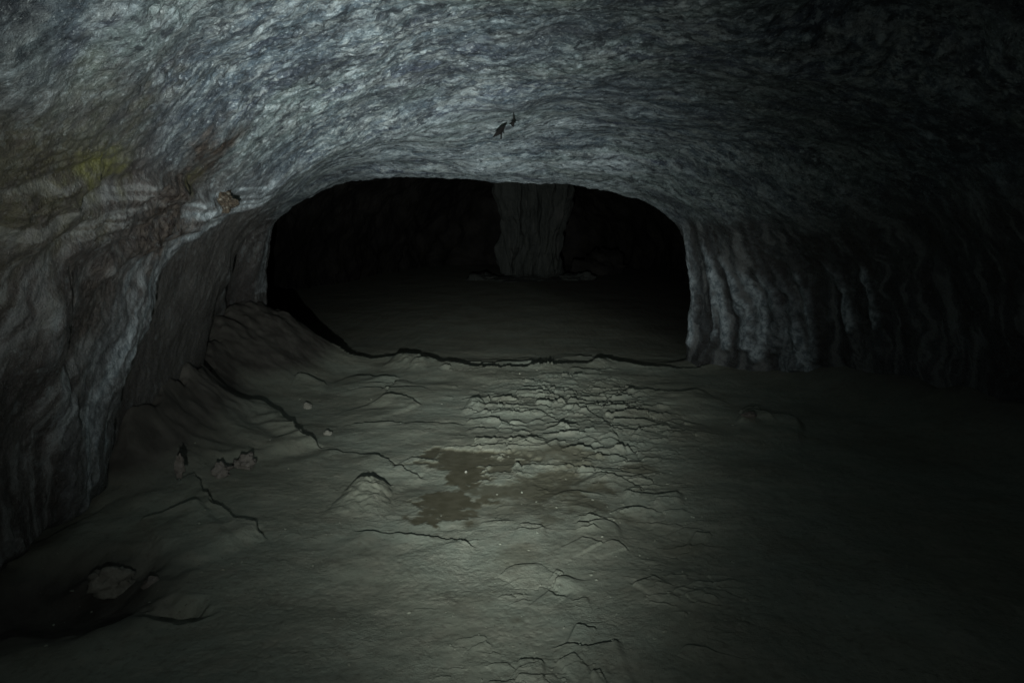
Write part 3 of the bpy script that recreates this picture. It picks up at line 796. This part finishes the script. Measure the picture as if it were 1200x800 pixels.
# clods and grit on the crust: too many to count
rg = np.random.RandomState(5)
bm = bmesh.new(); cnt = 0
while cnt < 420:
    y = 1/rg.uniform(1/8.0, 1/2.2); x = rg.uniform(-.68, .68)*y
    keep = 0.12 + 0.8*math.exp(-((x-0.30-0.02*y)/0.55)**2)
    if x < -1.2: keep += .35
    if rg.rand() > keep or abs(x) > 2.2: continue
    r_ = (0.002+0.007*rg.rand()**3)*(0.55+y*.11)
    r = bmesh.ops.create_icosphere(bm, subdivisions=1, radius=1)
    rot = Matrix.Rotation(rg.rand()*6.3, 3, 'Z'); sx_, sy_, sz_ = r_*rg.uniform(.8, 1.9), r_*rg.uniform(.7, 1.3), r_*rg.uniform(.5, .9)
    c = Vector((x, y, floor_z(x, y)+sz_*.35))
    for v in r['verts']:
        q_ = Vector((v.co.x*sx_, v.co.y*sy_, v.co.z*sz_))*rg.uniform(.75, 1.2); v.co = rot @ q_ + c
    cnt += 1
me = bpy.data.meshes.new('grit'); bm.to_mesh(me); bm.free(); me.materials.append(M_FLOOR)
o = bpy.data.objects.new('grit', me); C.objects.link(o); o['kind'] = 'stuff'; o['label'] = 'crumbs and grit scattered over the cave floor'; o['category'] = 'grit'

# ------------------------------------------------------------------ pillar far down the passage
pb = on_y(622, 326, 24.0)
pil = empty('rock_pillar', (pb.x, pb.y, pb.z)); tag(pil, 'pale fluted rock pillar standing far down the dark passage', 'rock pillar')
nz, na = 170, 260
zz = np.linspace(0, 1, nz)[:, None]; aa = np.linspace(0, 2*math.pi, na)[None]
hgt = 4.2
rad = 0.86 + 0.34*sstep(.25, .7, zz) + 2.2*sstep(.62, 1.05, zz)**2 + 0.10*sstep(.12, 0, zz)*0 + 0*aa
ca, sa = np.cos(aa)+0*zz, np.sin(aa)+0*zz
flute = 0.17*ridged(ca*2.2+3, sa*2.2, zz*0.5+0*aa, 3) + 0.05*fbm(ca*9, sa*9, zz*2.2+0*aa, 4) + .34*fbm(ca*1.3+7, sa*1.3, zz*2.2+0*aa, 4)
rad = rad + flute - .18 - .22*sstep(.05, .0, zz)
ca = ca + .10*fbm(ca*2+3, sa*2, zz*3+0*aa, 3)
Pp = np.stack([rad*ca + .12*np.sin(zz*3+0*aa), rad*sa*1.1, zz*hgt + 0*aa], -1)
o = make_mesh('pillar_shaft', Pp.reshape(-1, 3), grid_faces(nz, na), M_PILLAR, parent=pil)
bs = stone_mesh(41, 1.75, 1.3, .22, .12, 5); bs.materials.append(M_PILLAR); bs.name = 'pillar_base'
o = bpy.data.objects.new('pillar_base', bs); C.objects.link(o); o.parent = pil; o.location = (.1, -.35, -.10)
stone(43, 672, 330, 26, 14, 'small dark boulder at the right foot of the far pillar', .8, M_DEEP, z=pb.z-.05, name='boulder') if False else None

def far_rock(seed, u, v, y, w, d, h, label, mat=M_PILLAR):
    p_ = on_y(u, v, y); z_ = floor_z(p_.x, p_.y) if v > 318 else p_.z
    me_ = stone_mesh(seed, w, d, h, .35, 4); me_.materials.append(mat); me_.name = 'boulder'
    o_ = bpy.data.objects.new('boulder', me_); C.objects.link(o_); o_.location = (p_.x, p_.y, z_); tag(o_, label, 'rock', 'boulders round the far pillar')
far_rock(61, 676, 330, 23.4, .62, .5, .32, 'dim low boulder at the right foot of the far pillar')
far_rock(62, 566, 330, 23.6, .55, .5, .22, 'dim low boulder at the left foot of the far pillar')
far_rock(63, 700, 322, 26.5, 1.0, .8, .9, 'dark broken boulder in shadow behind the right side of the far pillar', M_DEEP)

# ------------------------------------------------------------------ rusty lump on the arch, hanging flake
def shell_point(u, v):
    ok = (P2[..., 1] > 1.5) & (P2[..., 1] < 8.7)
    Uu, Vv = uv_of(P2[..., 0], P2[..., 1], P2[..., 2])
    d = np.where(ok, (Uu-u)**2 + (Vv-v)**2, 1e12); k = np.unravel_index(np.argmin(d), d.shape)
    return Vector(P2[k]), Vector(NN[k])
p, n = shell_point(257, 236); k = (p-CAM).length/FPX
me = stone_mesh(52, 14*k, 14*k, 11*k, .55, 5); me.materials.append(M_RUST); me.name = 'rusty_lump'
o = bpy.data.objects.new('rusty_lump', me); C.objects.link(o); o.location = p + n*.01
tag(o, 'rusty brown pitted lump stuck on the left shoulder of the arch', 'rock lump')

p, n = shell_point(592, 150); k = (p-CAM).length/FPX
p = p+(CAM-p)*.07; k = (p-CAM).length/FPX
fk = empty('hanging_flake', p); tag(fk, 'small black pointed flake hanging from the ceiling above the passage', 'rock flake')
def flake(name, pts, th, parent):
    """a thin wedge with a thick middle, outline given in metres across (x) and down (z)"""
    bm = bmesh.new(); cx = sum(a for a, b in pts)/len(pts); cz = sum(b for a, b in pts)/len(pts)
    ring = [bm.verts.new((a, 0, b)) for a, b in pts]; f = bm.verts.new((cx, -th, cz)); b_ = bm.verts.new((cx, th, cz))
    for i in range(len(ring)):
        bm.faces.new((ring[i], ring[(i+1) % len(ring)], f)); bm.faces.new((ring[(i+1) % len(ring)], ring[i], b_))
    bmesh.ops.recalc_face_normals(bm, faces=bm.faces)
    me = bpy.data.meshes.new(name); bm.to_mesh(me); bm.free(); me.materials.append(M_FLAKE)
    o = bpy.data.objects.new(name, me); C.objects.link(o); o.parent = parent; o.location = (0, 0, 0); return o
def px(l): return [((u-592)*k, -(v-150)*k) for u, v in l]
flake('blade', px([(592, 148), (593.5, 147), (591, 153), (589, 156), (588.5, 163), (587, 163), (587, 157.5), (583, 159.5), (578, 161), (582, 155), (587, 150)]), .012, fk)
flake('tip', px([(596, 146.5), (599, 144.5), (602, 142), (603, 146), (602, 150), (600, 149), (599, 147)]), .010, fk)
flake('stem', px([(601.5, 120), (602.3, 120), (602.4, 143), (601.4, 143)]), .002, fk)
print('tris', sum(sum(len(pp.vertices)-2 for pp in o.data.polygons) if len(o.data.polygons) < 5000 else 2*len(o.data.polygons) for o in sc.objects if o.type == 'MESH'))
